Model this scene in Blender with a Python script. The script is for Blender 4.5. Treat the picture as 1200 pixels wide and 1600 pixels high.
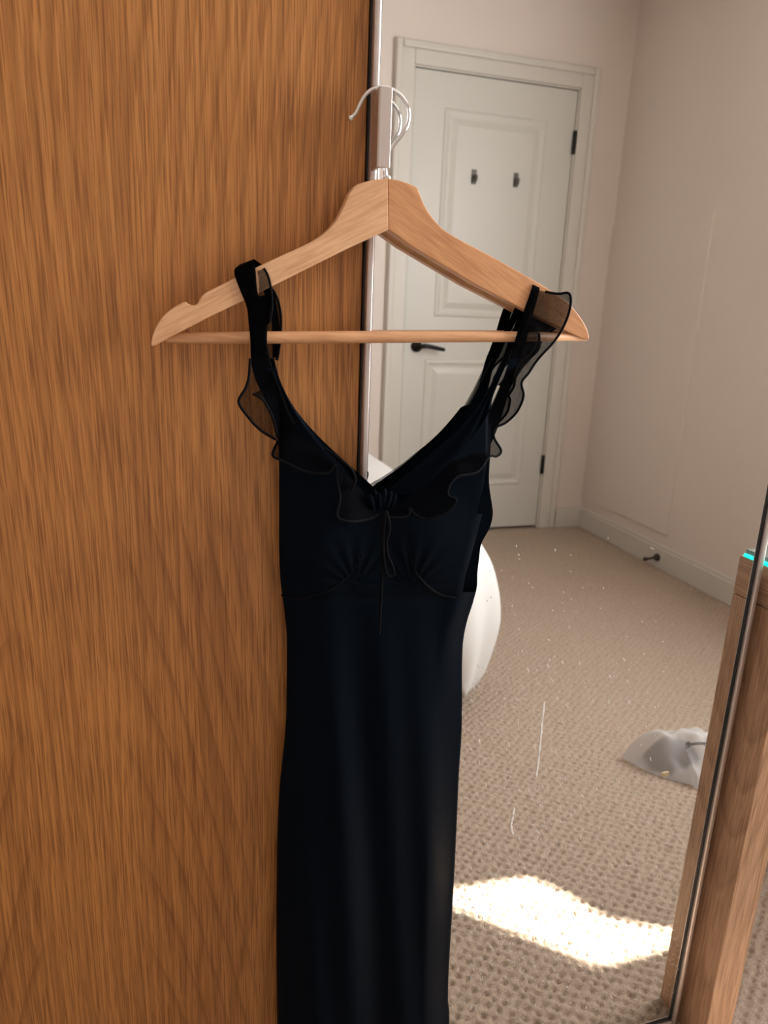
import bpy, bmesh, math, random
import numpy as np
from mathutils import Vector, Matrix, noise

for o in list(bpy.data.objects):
    bpy.data.objects.remove(o, do_unlink=True)
sc = bpy.context.scene
COL = sc.collection
random.seed(7)
rng = np.random.default_rng(7)
PI = math.pi

# ------------------------------------------------------------------ camera
# mirror face is the plane Y = 0, the room lies at Y < 0, floor at Z = 0
D = 0.673           # camera to mirror face
H = 1.055           # camera height
F = 1109.0          # focal length for a 1200 x 1600 frame
def unit(v): return v / np.linalg.norm(v)
_Y = unit(np.array([250 - 600, 478 - 800, F]))
_Z = np.array([448 - 600, 4800 - 800, F])
_Z = unit(_Z - _Y * (_Y @ _Z))
_X = np.cross(_Z, _Y)
R = np.array([_X, _Y, -_Z])
cam_d = bpy.data.cameras.new('camera')
cam = bpy.data.objects.new('camera', cam_d)
COL.objects.link(cam)
M = np.eye(4)
M[:3, 0] = R[:, 0]; M[:3, 1] = -R[:, 1]; M[:3, 2] = -R[:, 2]
M[:3, 3] = (0, -D, H)
cam.matrix_world = Matrix(M.tolist())
cam_d.sensor_fit = 'HORIZONTAL'; cam_d.sensor_width = 36; cam_d.lens = 36 * F / 1200
cam_d.clip_start = 0.02; cam_d.clip_end = 50
cam_d.dof.use_dof = True; cam_d.dof.focus_distance = 0.74; cam_d.dof.aperture_fstop = 11
sc.camera = cam

def P(px, py, Y=0.0):
    """point of the plane at depth Y seen at a photo position"""
    v = R @ np.array([px - 600, py - 800, F])
    s = (Y + D) / v[1]
    return Vector((v[0] * s, Y, H + v[2] * s))

def seen(px, py, z=0.0):
    """real point at height z whose mirror image appears at a photo position"""
    v = R @ np.array([px - 600, py - 800, F])
    s = (z - H) / v[2]
    return Vector((v[0] * s, D - v[1] * s, z))

# ------------------------------------------------------------------ light
sc.view_settings.view_transform = 'Standard'
sc.view_settings.look = 'None'
sc.view_settings.exposure = 0.0
sc.view_settings.gamma = 1.0
sc.view_settings.use_curve_mapping = False
w = bpy.data.worlds.new('world'); sc.world = w; w.use_nodes = True
wb = w.node_tree.nodes['Background']
wb.inputs[0].default_value = (0.55, 0.72, 1.0, 1); wb.inputs[1].default_value = 1.0

RX, RYB, CEIL, LX, BY = 2.116, -2.529, 2.452, -1.35, 0.64   # right wall, door wall, ceiling, left wall, wardrobe wall
WY0, WY1, WZ0, WZ1 = -0.94, 0.40, 0.95, 2.15               # window in the right wall

SUN = Vector((-0.967, 0.255, -1.0)).normalized()
sd = bpy.data.lights.new('sun', 'SUN'); sd.energy = 56; sd.angle = 0.012; sd.color = (1.0, 0.94, 0.84)
so = bpy.data.objects.new('sun', sd); COL.objects.link(so)
so.rotation_euler = SUN.to_track_quat('-Z', 'Y').to_euler(); so.location = (4, -1, 4)
ad = bpy.data.lights.new('window_daylight', 'AREA'); ad.shape = 'RECTANGLE'
ad.size = 1.20; ad.size_y = 1.15; ad.energy = 68; ad.color = (0.97, 0.96, 0.97)
ao = bpy.data.objects.new('window_daylight', ad); COL.objects.link(ao)
ao.location = (RX - 0.09, (WY0 + WY1) / 2, (WZ0 + WZ1) / 2)
ao.rotation_euler = Vector((-1, 0, 0)).to_track_quat('-Z', 'Y').to_euler()

# ------------------------------------------------------------------ materials
def mat(name, base=(0.5, 0.5, 0.5), rough=0.6, metal=0.0, **kw):
    m = bpy.data.materials.new(name); m.use_nodes = True
    b = m.node_tree.nodes['Principled BSDF']
    b.inputs['Base Color'].default_value = (*base, 1)
    b.inputs['Roughness'].default_value = rough
    b.inputs['Metallic'].default_value = metal
    for k, v in kw.items():
        b.inputs[k.replace('_', ' ')].default_value = v
    return m
def N(m, t, **kw):
    n = m.node_tree.nodes.new(t)
    for k, v in kw.items():
        if isinstance(k, str) and hasattr(n, k): setattr(n, k, v)
    return n
def L(m, a, b): m.node_tree.links.new(a, b)
def bsdf(m): return m.node_tree.nodes['Principled BSDF']
def math_node(m, op, a, b=None):
    n = N(m, 'ShaderNodeMath', operation=op)
    for i, v in enumerate((a, b)):
        if v is None: continue
        if isinstance(v, (int, float)): n.inputs[i].default_value = v
        else: L(m, v, n.inputs[i])
    return n.outputs[0]
def mapped(m, scale, rot=(0, 0, 0), loc=(0, 0, 0)):
    t = N(m, 'ShaderNodeTexCoord'); mp = N(m, 'ShaderNodeMapping')
    mp.inputs['Scale'].default_value = scale; mp.inputs['Rotation'].default_value = rot
    mp.inputs['Location'].default_value = loc
    L(m, t.outputs['Object'], mp.inputs['Vector'])
    return mp.outputs['Vector']
def noise_tex(m, vec, scale, detail=3, rough=0.5, dist=0.0):
    n = N(m, 'ShaderNodeTexNoise'); n.inputs['Scale'].default_value = scale
    n.inputs['Detail'].default_value = detail; n.inputs['Roughness'].default_value = rough
    n.inputs['Distortion'].default_value = dist
    if vec is not None: L(m, vec, n.inputs['Vector'])
    return n
def ramp(m, fac, stops):
    r = N(m, 'ShaderNodeValToRGB'); e = r.color_ramp.elements
    while len(e) < len(stops): e.new(0.5)
    for el, (p, c) in zip(e, stops):
        el.position = p; el.color = (*c, 1) if len(c) == 3 else c
    L(m, fac, r.inputs[0]); return r.outputs[0]
def mixc(m, fac, a, b, mode='MIX'):
    n = N(m, 'ShaderNodeMix', data_type='RGBA', blend_type=mode)
    for i, v in ((0, fac), (6, a), (7, b)):
        if isinstance(v, (int, float)): n.inputs[i].default_value = v
        elif isinstance(v, tuple): n.inputs[i].default_value = (*v, 1)
        else: L(m, v, n.inputs[i])
    return n.outputs[2]
def bump(m, h, strength=0.3, dist=0.01):
    b = N(m, 'ShaderNodeBump'); b.inputs['Strength'].default_value = strength
    b.inputs['Distance'].default_value = dist
    L(m, h, b.inputs['Height']); L(m, b.outputs[0], bsdf(m).inputs['Normal'])

def paint(name, col, rough=0.55, grain=0.04):
    m = mat(name, col, rough)
    n = noise_tex(m, mapped(m, (1, 1, 1)), 2.2, 4)
    L(m, mixc(m, n.outputs['Fac'], tuple(c * (1 - grain) for c in col), tuple(min(1, c * (1 + grain)) for c in col)), bsdf(m).inputs['Base Color'])
    f = noise_tex(m, mapped(m, (1, 1, 1)), 260, 2)
    bump(m, f.outputs['Fac'], 0.06, 0.002)
    return m

def oak(name, dark, mid, light, seed=0.0, bands=34.0, along='Z', flames=()):
    """flat sawn oak veneer: wavy annual rings drawn out along the board, fine pores on top"""
    m = mat(name, mid, 0.5)
    loc = (seed, seed * 0.7, seed * 0.3)
    s1 = {'Z': (1, 1, 0.22), 'X': (0.22, 1, 1), 'Y': (1, 0.22, 1)}[along]
    v = mapped(m, s1, loc=loc)
    big = noise_tex(m, v, 3.0, 2, 0.4)
    small = noise_tex(m, v, 24, 2, 0.5)
    t = N(m, 'ShaderNodeTexCoord'); sp = N(m, 'ShaderNodeSeparateXYZ'); L(m, t.outputs['Object'], sp.inputs[0])
    across = sp.outputs[{'Z': 0, 'X': 2, 'Y': 2}[along]]
    ph = math_node(m, 'ADD', math_node(m, 'MULTIPLY', big.outputs['Fac'], bands * 1.0), math_node(m, 'MULTIPLY', across, bands * 2.2))
    ph = math_node(m, 'ADD', ph, math_node(m, 'MULTIPLY', small.outputs['Fac'], 0.9))
    saw = math_node(m, 'FRACT', ph)
    ring = ramp(m, saw, [(0.0, (1, 1, 1)), (0.55, (0.80, 0.80, 0.80)), (0.88, (0.30, 0.30, 0.30)), (1.0, (0.95, 0.95, 0.95))])
    fs = {'Z': (1, 1, 0.015), 'X': (0.015, 1, 1), 'Y': (1, 0.015, 1)}[along]
    pores = noise_tex(m, mapped(m, fs, loc=loc), 330, 3, 0.6)
    wv = N(m, 'ShaderNodeVectorMath', operation='MULTIPLY_ADD')
    L(m, big.outputs['Color'], wv.inputs[0]); wv.inputs[1].default_value = {'Z': (0.05, 0, 0), 'X': (0, 0, 0.05), 'Y': (0, 0, 0.05)}[along]
    L(m, t.outputs['Object'], wv.inputs[2])
    wm = N(m, 'ShaderNodeMapping'); wm.inputs['Scale'].default_value = {'Z': (1, 1, 0.020), 'X': (0.020, 1, 1), 'Y': (1, 0.020, 1)}[along]
    wm.inputs['Location'].default_value = loc; L(m, wv.outputs[0], wm.inputs['Vector'])
    pores2 = noise_tex(m, wm.outputs[0], 720, 2, 0.55, 0.0)

    pr = ramp(m, pores.outputs['Fac'], [(0.40, (0, 0, 0)), (0.56, (1, 1, 1))])
    pr2 = ramp(m, pores2.outputs['Fac'], [(0.38, (0, 0, 0)), (0.50, (1, 1, 1))])
    tone = noise_tex(m, mapped(m, s1, loc=loc), 1.4, 2)
    c = mixc(m, tone.outputs['Fac'], mid, light)
    c = mixc(m, math_node(m, 'MULTIPLY', math_node(m, 'SUBTRACT', 1.0, ring), 0.55), c, dark)
    c = mixc(m, math_node(m, 'MULTIPLY', math_node(m, 'SUBTRACT', 1.0, pr), 0.34), c, dark)
    c = mixc(m, math_node(m, 'MULTIPLY', math_node(m, 'SUBTRACT', 1.0, pr2), 0.66), c, dark)
    zm = ramp(m, sp.outputs[2], [(0.80, (1, 1, 1)), (1.0, (0.12, 0.12, 0.12))])
    for x0, side, wdt in flames:       # nested arches of flat sawn grain
        dx = math_node(m, 'MULTIPLY', math_node(m, 'SUBTRACT', sp.outputs[0], x0), side)
        q = math_node(m, 'ADD', math_node(m, 'MULTIPLY', sp.outputs[2], 8.5), math_node(m, 'MULTIPLY', math_node(m, 'POWER', math_node(m, 'MAXIMUM', dx, 0.0), 1.5), 105.0))
        q = math_node(m, 'ADD', q, math_node(m, 'MULTIPLY', big.outputs['Fac'], 2.6))
        q = math_node(m, 'ADD', q, math_node(m, 'MULTIPLY', small.outputs['Fac'], 0.35))
        ln = ramp(m, math_node(m, 'FRACT', q), [(0.0, (0.25,) * 3), (0.30, (0.0,) * 3), (0.78, (0.25,) * 3), (0.95, (1.0,) * 3)])
        mk = ramp(m, math_node(m, 'DIVIDE', dx, wdt), [(0.0, (0, 0, 0)), (0.22, (1, 1, 1)), (0.80, (1, 1, 1)), (1.0, (0, 0, 0))])
        c = mixc(m, math_node(m, 'MULTIPLY', math_node(m, 'MULTIPLY', math_node(m, 'MULTIPLY', ln, mk), zm), 0.46), c, dark)
    L(m, c, bsdf(m).inputs['Base Color'])
    bump(m, pr2, 0.10, 0.0006)
    return m

def wood_fine(name, dark, light, rot, rough=0.45):
    m = mat(name, light, rough)
    r0 = mapped(m, (1, 1, 1), rot=rot)            # turn so the grain runs along X, then stretch
    def st(f):
        q = N(m, 'ShaderNodeMapping'); q.inputs['Scale'].default_value = (1, 1, f); L(m, r0, q.inputs['Vector']); return q.outputs[0]
    a = noise_tex(m, st(14.0), 26, 5, 0.62, 0.4)
    b = noise_tex(m, st(4.0), 9, 2, 0.5, 0.6)
    f = math_node(m, 'ADD', math_node(m, 'MULTIPLY', a.outputs['Fac'], 0.65), math_node(m, 'MULTIPLY', b.outputs['Fac'], 0.45))
    L(m, ramp(m, f, [(0.40, dark), (0.68, light)]), bsdf(m).inputs['Base Color'])
    return m

def fabric(name, base, rough=0.55, sheen=0.25, tint=(0.5, 0.6, 0.8), spec=0.3):
    m = mat(name, base, rough, Sheen_Weight=sheen, Sheen_Roughness=0.45)
    bsdf(m).inputs['Sheen Tint'].default_value = (*tint, 1)
    bsdf(m).inputs['Specular IOR Level'].default_value = spec
    n = noise_tex(m, mapped(m, (1, 1, 0.4)), 1400, 2)
    bump(m, n.outputs['Fac'], 0.12, 0.0006)
    return m

def sheer(name, base, alpha):
    m = mat(name, base, 0.6)
    bsdf(m).inputs['Specular IOR Level'].default_value = 0.5
    n = noise_tex(m, mapped(m, (1, 1, 1)), 1800, 2)
    a = ramp(m, n.outputs['Fac'], [(0.3, (alpha - 0.16,) * 3), (0.7, (alpha + 0.12,) * 3)])
    L(m, a, bsdf(m).inputs['Alpha'])
    return m

M_oak = oak('oak_veneer', (0.19, 0.062, 0.011), (0.55, 0.232, 0.060), (0.63, 0.278, 0.077), 3.0, flames=((0.190, 1, 0.15), (0.115, -1, 0.12)))
M_carc = mat('wardrobe_interior', (0.05, 0.03, 0.02), 0.7)
M_alu = mat('brushed_aluminium', (0.62, 0.56, 0.53), 0.5, 1.0)
M_gasket = mat('black_seal', (0.008, 0.008, 0.009), 0.5)
M_chrome = mat('chrome', (0.82, 0.83, 0.84), 0.12, 1.0)
M_mirror = mat('mirror_glass', (0.88, 0.885, 0.87), 0.0, 1.0)
M_dust = mat('dust', (0.93, 0.92, 0.90), 0.6)
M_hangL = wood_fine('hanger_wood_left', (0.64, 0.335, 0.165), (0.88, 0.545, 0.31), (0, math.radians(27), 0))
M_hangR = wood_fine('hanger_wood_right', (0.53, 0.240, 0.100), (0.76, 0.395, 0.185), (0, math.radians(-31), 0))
M_dowel = wood_fine('hanger_wood_bar', (0.60, 0.300, 0.138), (0.80, 0.45, 0.235), (0, math.radians(-2), 0))
M_dress = fabric('black_crepe', (0.0032, 0.0051, 0.0086), 0.5, 0.0, (0.4, 0.6, 1.0), 0.5)
bsdf(M_dress).inputs['IOR'].default_value = 1.09
bsdf(M_dress).inputs['Specular Tint'].default_value = (0.45, 0.72, 1.0, 1)
M_strap = fabric('black_strap_cloth', (0.0010, 0.0011, 0.0016), 0.6, 0.0, (0.5, 0.6, 0.8), 0.5)
bsdf(M_strap).inputs['IOR'].default_value = 1.07
M_sheer = sheer('black_chiffon', (0.002, 0.002, 0.003), 0.76)
bsdf(M_sheer).inputs['IOR'].default_value = 1.08
M_hem = fabric('black_hem_thread', (0.003, 0.003, 0.004), 0.6, 0.03, (0.6, 0.6, 0.8), 0.06)
M_wall = paint('wall_paint', (0.74, 0.655, 0.59))
M_door = paint('door_gloss_paint', (0.615, 0.600, 0.545), 0.4, 0.02)
M_trim = paint('trim_paint', (0.64, 0.605, 0.545), 0.4, 0.02)
M_ceil = paint('ceiling_paint', (0.78, 0.73, 0.68))
M_black = mat('black_metal', (0.015, 0.014, 0.013), 0.35, 0.6)
M_nickel = mat('grey_metal', (0.13, 0.12, 0.105), 0.5, 0.2)
M_gap = mat('gap_shade', (0.02, 0.018, 0.015), 0.9)
M_linen = fabric('white_cotton', (0.70, 0.685, 0.665), 0.8, 0.2, (1, 1, 1))
M_divan = fabric('grey_divan', (0.25, 0.23, 0.22), 0.9, 0.1)
M_deskv = oak('walnut_veneer_upright', (0.24, 0.12, 0.062), (0.50, 0.295, 0.175), (0.60, 0.37, 0.23), 8.0, 30)
M_deskh = oak('walnut_veneer_top', (0.23, 0.115, 0.06), (0.46, 0.27, 0.16), (0.55, 0.34, 0.21), 5.0, 30, 'Y')
M_pot = mat('grey_ceramic', (0.42, 0.40, 0.38), 0.5)
M_soil = mat('soil', (0.03, 0.02, 0.015), 0.9)
M_leaf = mat('leaf_green', (0.035, 0.06, 0.03), 0.45)
M_curtain = fabric('curtain_linen', (0.72, 0.69, 0.64), 0.9, 0.1, (1, 1, 1))
M_glass_top = mat('glass_top', (0.75, 0.9, 0.86), 0.03, 0.0, Transmission_Weight=0.9, IOR=1.45)
M_led = mat('cyan_led', (0, 0.5, 0.45), 0.5)
bsdf(M_led).inputs['Emission Color'].default_value = (0.0, 0.95, 0.80, 1)
bsdf(M_led).inputs['Emission Strength'].default_value = 1.15
M_garment = fabric('slate_cloth', (0.06, 0.065, 0.075), 0.8, 0.1)
M_tag = mat('cream_card', (0.62, 0.5, 0.33), 0.7)
M_ink = mat('printed_ink', (0.03, 0.03, 0.035), 0.6)
M_rubber = mat('brown_rubber', (0.04, 0.025, 0.018), 0.6)

M_bag = mat('frosted_plastic', (0.80, 0.78, 0.77), 0.35)
_nt = M_bag.node_tree
_b = bsdf(M_bag)
_tr = N(M_bag, 'ShaderNodeBsdfTransparent'); _tl = N(M_bag, 'ShaderNodeBsdfTranslucent')
_tl.inputs[0].default_value = (0.8, 0.78, 0.77, 1)
_m1 = N(M_bag, 'ShaderNodeMixShader'); _m1.inputs[0].default_value = 0.35
_m2 = N(M_bag, 'ShaderNodeMixShader'); _m2.inputs[0].default_value = 0.42
L(M_bag, _b.outputs[0], _m1.inputs[1]); L(M_bag, _tl.outputs[0], _m1.inputs[2])
L(M_bag, _m1.outputs[0], _m2.inputs[1]); L(M_bag, _tr.outputs[0], _m2.inputs[2])
L(M_bag, _m2.outputs[0], _nt.nodes['Material Output'].inputs[0])

# carpet: same weave formula as the modelled pile
CA, CB = 0.0290, 0.0210
M_carpet = mat('loop_carpet', (0.46, 0.37, 0.29), 0.95, Sheen_Weight=0.15)
def carpet_colour(m):
    n = noise_tex(m, mapped(m, (1, 1, 1)), 420, 3)
    n2 = noise_tex(m, mapped(m, (1, 1, 1)), 3, 2)
    c = ramp(m, n.outputs['Fac'], [(0.3, (0.25, 0.185, 0.135)), (0.7, (0.50, 0.395, 0.305))])
    L(m, mixc(m, math_node(m, 'MULTIPLY', n2.outputs['Fac'], 0.25), c, (0.40, 0.285, 0.185)), bsdf(m).inputs['Base Color'])
    return n
_n = carpet_colour(M_carpet)
t = N(M_carpet, 'ShaderNodeTexCoord'); sp = N(M_carpet, 'ShaderNodeSeparateXYZ'); L(M_carpet, t.outputs['Object'], sp.inputs[0])
cx = math_node(M_carpet, 'COSINE', math_node(M_carpet, 'MULTIPLY', sp.outputs[0], 2 * PI / CA))
cy = math_node(M_carpet, 'COSINE', math_node(M_carpet, 'MULTIPLY', sp.outputs[1], 2 * PI / CB))
hh = math_node(M_carpet, 'MULTIPLY', cx, cy)
hh = math_node(M_carpet, 'ADD', hh, math_node(M_carpet, 'MULTIPLY', _n.outputs['Fac'], 0.9))
bump(M_carpet, hh, 0.9, 0.0035)
M_pile = mat('loop_carpet_pile', (0.46, 0.37, 0.29), 0.95, Sheen_Weight=0.15)
_n = carpet_colour(M_pile)
bump(M_pile, _n.outputs['Fac'], 0.5, 0.002)

# ------------------------------------------------------------------ mesh helpers
def tag(o, label=None, cat=None, group=None, kind=None):
    if label: o['label'] = label
    if cat: o['category'] = cat
    if group: o['group'] = group
    if kind: o['kind'] = kind
    return o
def empty(name, loc, label, cat, group=None):
    o = bpy.data.objects.new(name, None); COL.objects.link(o); o.location = loc
    o.empty_display_size = 0.05
    return tag(o, label, cat, group)
def obj(name, bm, m, parent=None, smooth=False):
    """link a bmesh (in world coordinates) as one mesh object"""
    me = bpy.data.meshes.new(name)
    bmesh.ops.recalc_face_normals(bm, faces=bm.faces) if not getattr(bm, 'keep', False) else None
    bm.to_mesh(me); bm.free()
    me.materials.append(m)
    if smooth:
        for p in me.polygons: p.use_smooth = True
    o = bpy.data.objects.new(name, me); COL.objects.link(o)
    if parent:
        o.parent = parent
        base = parent
        off = Vector((0, 0, 0))
        while base: off += base.location; base = base.parent
        for v in me.vertices: v.co -= off
    return o
def box(bm, lo, hi, bev=0.0, seg=2):
    r = bmesh.ops.create_cube(bm, size=1.0)
    vs = r['verts']
    for v in vs:
        v.co = Vector([lo[i] + (v.co[i] + 0.5) * (hi[i] - lo[i]) for i in range(3)])
    if bev:
        es = list({e for v in vs for e in v.link_edges})
        bmesh.ops.bevel(bm, geom=es, offset=bev, segments=seg, profile=0.5, affect='EDGES')
    return bm
def bx(lo, hi, bev=0.0, seg=2): return box(bmesh.new(), lo, hi, bev, seg)
def prism(bm, pts, y0, y1, bev=0.0):
    """outline of (x, z) points extruded from y0 to y1"""
    a = [bm.verts.new((p[0], y0, p[1])) for p in pts]
    b = [bm.verts.new((p[0], y1, p[1])) for p in pts]
    f1 = bm.faces.new(a); f2 = bm.faces.new(list(reversed(b)))
    n = len(pts)
    for i in range(n):
        bm.faces.new((a[i], b[i], b[(i + 1) % n], a[(i + 1) % n]))
    if bev:
        bmesh.ops.recalc_face_normals(bm, faces=bm.faces)
        bmesh.ops.bevel(bm, geom=list(f1.edges) + list(f2.edges), offset=bev, segments=3, profile=0.5, affect='EDGES', clamp_overlap=True)
    return bm
def catmull(pts, n):
    pts = [np.array(p, float) for p in pts]
    out = []
    k = len(pts) - 1
    for i in range(n):
        t = i / (n - 1) * k
        j = min(int(t), k - 1); f = t - j
        p0 = pts[max(j - 1, 0)]; p1 = pts[j]; p2 = pts[j + 1]; p3 = pts[min(j + 2, k)]
        out.append(0.5 * ((2 * p1) + (-p0 + p2) * f + (2 * p0 - 5 * p1 + 4 * p2 - p3) * f * f + (-p0 + 3 * p1 - 3 * p2 + p3) * f ** 3))
    return out
def tube(bm, pts, r, seg=8, caps=True):
    pts = [Vector(p) for p in pts]
    rings = []
    up = None
    for i, p in enumerate(pts):
        d = (pts[min(i + 1, len(pts) - 1)] - pts[max(i - 1, 0)]).normalized()
        if up is None:
            up = d.orthogonal().normalized()
        up = (up - d * up.dot(d)).normalized()
        s = d.cross(up)
        rr = r[i] if isinstance(r, (list, tuple)) else r
        rings.append([bm.verts.new(p + (up * math.cos(2 * PI * k / seg) + s * math.sin(2 * PI * k / seg)) * rr) for k in range(seg)])
    for a, b in zip(rings, rings[1:]):
        for k in range(seg):
            bm.faces.new((a[k], a[(k + 1) % seg], b[(k + 1) % seg], b[k]))
    if caps:
        bm.faces.new(list(reversed(rings[0]))); bm.faces.new(rings[-1])
    return bm
def sheet(rows, close=False):
    """grid of points -> bmesh"""
    bm = bmesh.new()
    vs = [[bm.verts.new(p) for p in r] for r in rows]
    for a, b in zip(vs, vs[1:]):
        n = len(a)
        for k in range(n if close else n - 1):
            bm.faces.new((a[k], a[(k + 1) % n], b[(k + 1) % n], b[k]))
    return bm
def lathe(bm, prof, c, axis='Z', seg=24):
    rings = []
    for r, h in prof:
        ring = []
        for k in range(seg):
            a = 2 * PI * k / seg
            if axis == 'Z': q = (c[0] + r * math.cos(a), c[1] + r * math.sin(a), c[2] + h)
            elif axis == 'Y': q = (c[0] + r * math.cos(a), c[1] + h, c[2] + r * math.sin(a))
            else: q = (c[0] + h, c[1] + r * math.cos(a), c[2] + r * math.sin(a))
            ring.append(bm.verts.new(q))
        rings.append(ring)
    for a, b in zip(rings, rings[1:]):
        for k in range(seg):
            bm.faces.new((a[k], a[(k + 1) % seg], b[(k + 1) % seg], b[k]))
    bm.faces.new(list(reversed(rings[0]))); bm.faces.new(rings[-1])
    return bm
def interp(tab, y):
    ys = [t[0] for t in tab]; xs = [t[1] for t in tab]
    return float(np.interp(y, ys, xs))
def smooth_tab(tab, n=200):
    c = catmull(tab, n)
    c = sorted(((float(a), float(b)) for a, b in c))
    return c

# ------------------------------------------------------------------ room shell
def struct(name, bm, m, parent=None):
    o = obj(name, bm, m, parent)
    if parent is None: o['kind'] = 'structure'
    return o
T = 0.12
FLOOR = struct('floor', bx((LX - T, RYB - T, -0.10), (RX + T, BY + T, -0.003)), M_carpet)
struct('ceiling', bx((LX - T, RYB - T, CEIL), (RX + T, BY + T, CEIL + 0.1)), M_ceil)
struct('wall_left', bx((LX - T, RYB - T, -0.003), (LX, BY + T, CEIL)), M_wall)
struct('wall_back', bx((LX, BY, -0.003), (RX, BY + T, CEIL)), M_wall)
DX0, DX1, DZ1 = 1.0735, 1.851, 2.060         # door leaf
def wall_with_hole(name, plane, a0, a1, h0, h1, z0, z1):
    bm = bmesh.new()
    def b(u0, u1, w0, w1):
        if plane == 'Y': box(bm, (u0, RYB - T, w0), (u1, RYB, w1))
        else: box(bm, (RX, u0, w0), (RX + T, u1, w1))
    b(a0, h0, -0.003, CEIL); b(h1, a1, -0.003, CEIL)
    b(h0, h1, z1, CEIL)
    if z0 > 0: b(h0, h1, -0.003, z0)
    return struct(name, bm, M_wall)
wall_with_hole('wall_front', 'Y', LX, RX, DX0 - 0.012, DX1 + 0.012, 0, DZ1 + 0.012)
wall_with_hole('wall_right', 'X', RYB, BY, WY0, WY1, WZ0, WZ1)

# access board, skirting
o = struct('trim_3', bx((RX - 0.007, RYB, 0.155), (RX, -1.84 + 0.0, 1.514), 0.0015), M_wall)
def skirting(name, lo, hi, inward):
    bm = bmesh.new()
    (x0, y0), (x1, y1) = lo, hi
    box(bm, (x0, y0, -0.003), (x1, y1, 0.088), 0.002)
    ix, iy = inward
    t = 0.006
    box(bm, (x0 + (t if ix > 0 else 0) * 0, y0, 0.088), (x1, y1, 0.096), 0.003) if False else None
    # moulded cap
    if ix: 
        xa = x0 if ix < 0 else x1 - 0.010
        box(bm, ((x0 + 0.006) if ix < 0 else x0, y0, 0.086), (x1 if ix < 0 else x1 - 0.006, y1, 0.102), 0.003)
    else:
        box(bm, (x0, y0 if iy > 0 else y0 + 0.006, 0.086), (x1, y1 - 0.006 if iy > 0 else y1, 0.102), 0.003)
    return struct(name, bm, M_trim)
skirting('baseboard_right', (RX - 0.016, RYB + 0.016), (RX, BY), (-1, 0))
skirting('baseboard_front', (DX1 + 0.105, RYB), (RX, RYB + 0.016), (0, 1))
skirting('baseboard_left', (LX, RYB + 0.016), (LX + 0.016, BY), (1, 0))
skirting('trim_4', (LX + 0.016, RYB), (DX0 - 0.105, RYB + 0.016), (0, 1))
# ceiling coving in the far corner
# door casing: stepped architrave
bm = bmesh.new()
for (x0, x1, z0, z1) in ((DX0 - 0.100, DX0 - 0.010, -0.003, DZ1 + 0.100), (DX1 + 0.010, DX1 + 0.100, -0.003, DZ1 + 0.100), (DX0 - 0.010, DX1 + 0.010, DZ1 + 0.010, DZ1 + 0.100)):
    box(bm, (x0, RYB, z0), (x1, RYB + 0.014, z1), 0.003)
for (x0, x1, z0, z1) in ((DX0 - 0.096, DX0 - 0.066, 0.0, DZ1 + 0.096), (DX1 + 0.066, DX1 + 0.096, 0.0, DZ1 + 0.096), (DX0 - 0.066, DX1 + 0.066, DZ1 + 0.066, DZ1 + 0.096)):
    box(bm, (x0, RYB + 0.010, z0), (x1, RYB + 0.026, z1), 0.007)
struct('trim_1', bm, M_trim)
bm = bmesh.new()     # jamb
for (x0, x1, z0, z1) in ((DX0 - 0.012, DX0 - 0.003, -0.003, DZ1 + 0.012), (DX1 + 0.003, DX1 + 0.012, -0.003, DZ1 + 0.012), (DX0 - 0.003, DX1 + 0.003, DZ1 + 0.004, DZ1 + 0.012)):
    box(bm, (x0, RYB - T, z0), (x1, RYB + 0.002, z1))
struct('trim_2', bm, M_trim)
# near-black sheet behind the door, its colour painting the shade in the gap
struct('door_gap_shade', bx((DX0 - 0.012, RYB - T - 0.02, -0.003), (DX1 + 0.012, RYB - T, DZ1 + 0.012)), M_gap)

# door leaf with two moulded panels
door = bx((DX0, RYB - 0.040, 0.012), (DX1, RYB - 0.004, DZ1))
door = struct('door_1', door, M_door)
FY = RYB - 0.004
def door_panel(x0, x1, z0, z1):
    # a recessed moulding ring with a raised field: built as nested loops
    bm = bmesh.new()
    loops = []
    for ins, dy in ((0.0, 0.0), (0.006, 0.004), (0.014, 0.005), (0.030, -0.0005), (0.036, -0.0005), (0.062, 0.006), (0.066, 0.0065)):
        loops.append([bm.verts.new((x, FY + dy, z)) for x, z in ((x0 + ins, z0 + ins), (x1 - ins, z0 + ins), (x1 - ins, z1 - ins), (x0 + ins, z1 - ins))])
    for a, b in zip(loops, loops[1:]):
        for k in range(4): bm.faces.new((a[k], a[(k + 1) % 4], b[(k + 1) % 4], b[k]))
    bm.faces.new(loops[-1])
    obj('door_panel', bm, M_door, door)
door_panel(1.213, 1.712, 1.055, 1.925)
door_panel(1.180, 1.738, 0.235, 0.860)
# hinges
for z in (1.848, 0.340):
    bm = bmesh.new()
    lathe(bm, [(0.0075, -0.048), (0.009, -0.046), (0.009, 0.046), (0.0075, 0.048)], (DX1 + 0.002, RYB + 0.006, z), 'Z', 12)
    for k in range(3): lathe(bm, [(0.0098, -0.002), (0.0098, 0.002)], (DX1 + 0.002, RYB + 0.006, z - 0.03 + 0.03 * k), 'Z', 12)
    h = obj('hinge', bm, M_black, door, True); h['label'] = 'black butt hinge'
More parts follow.
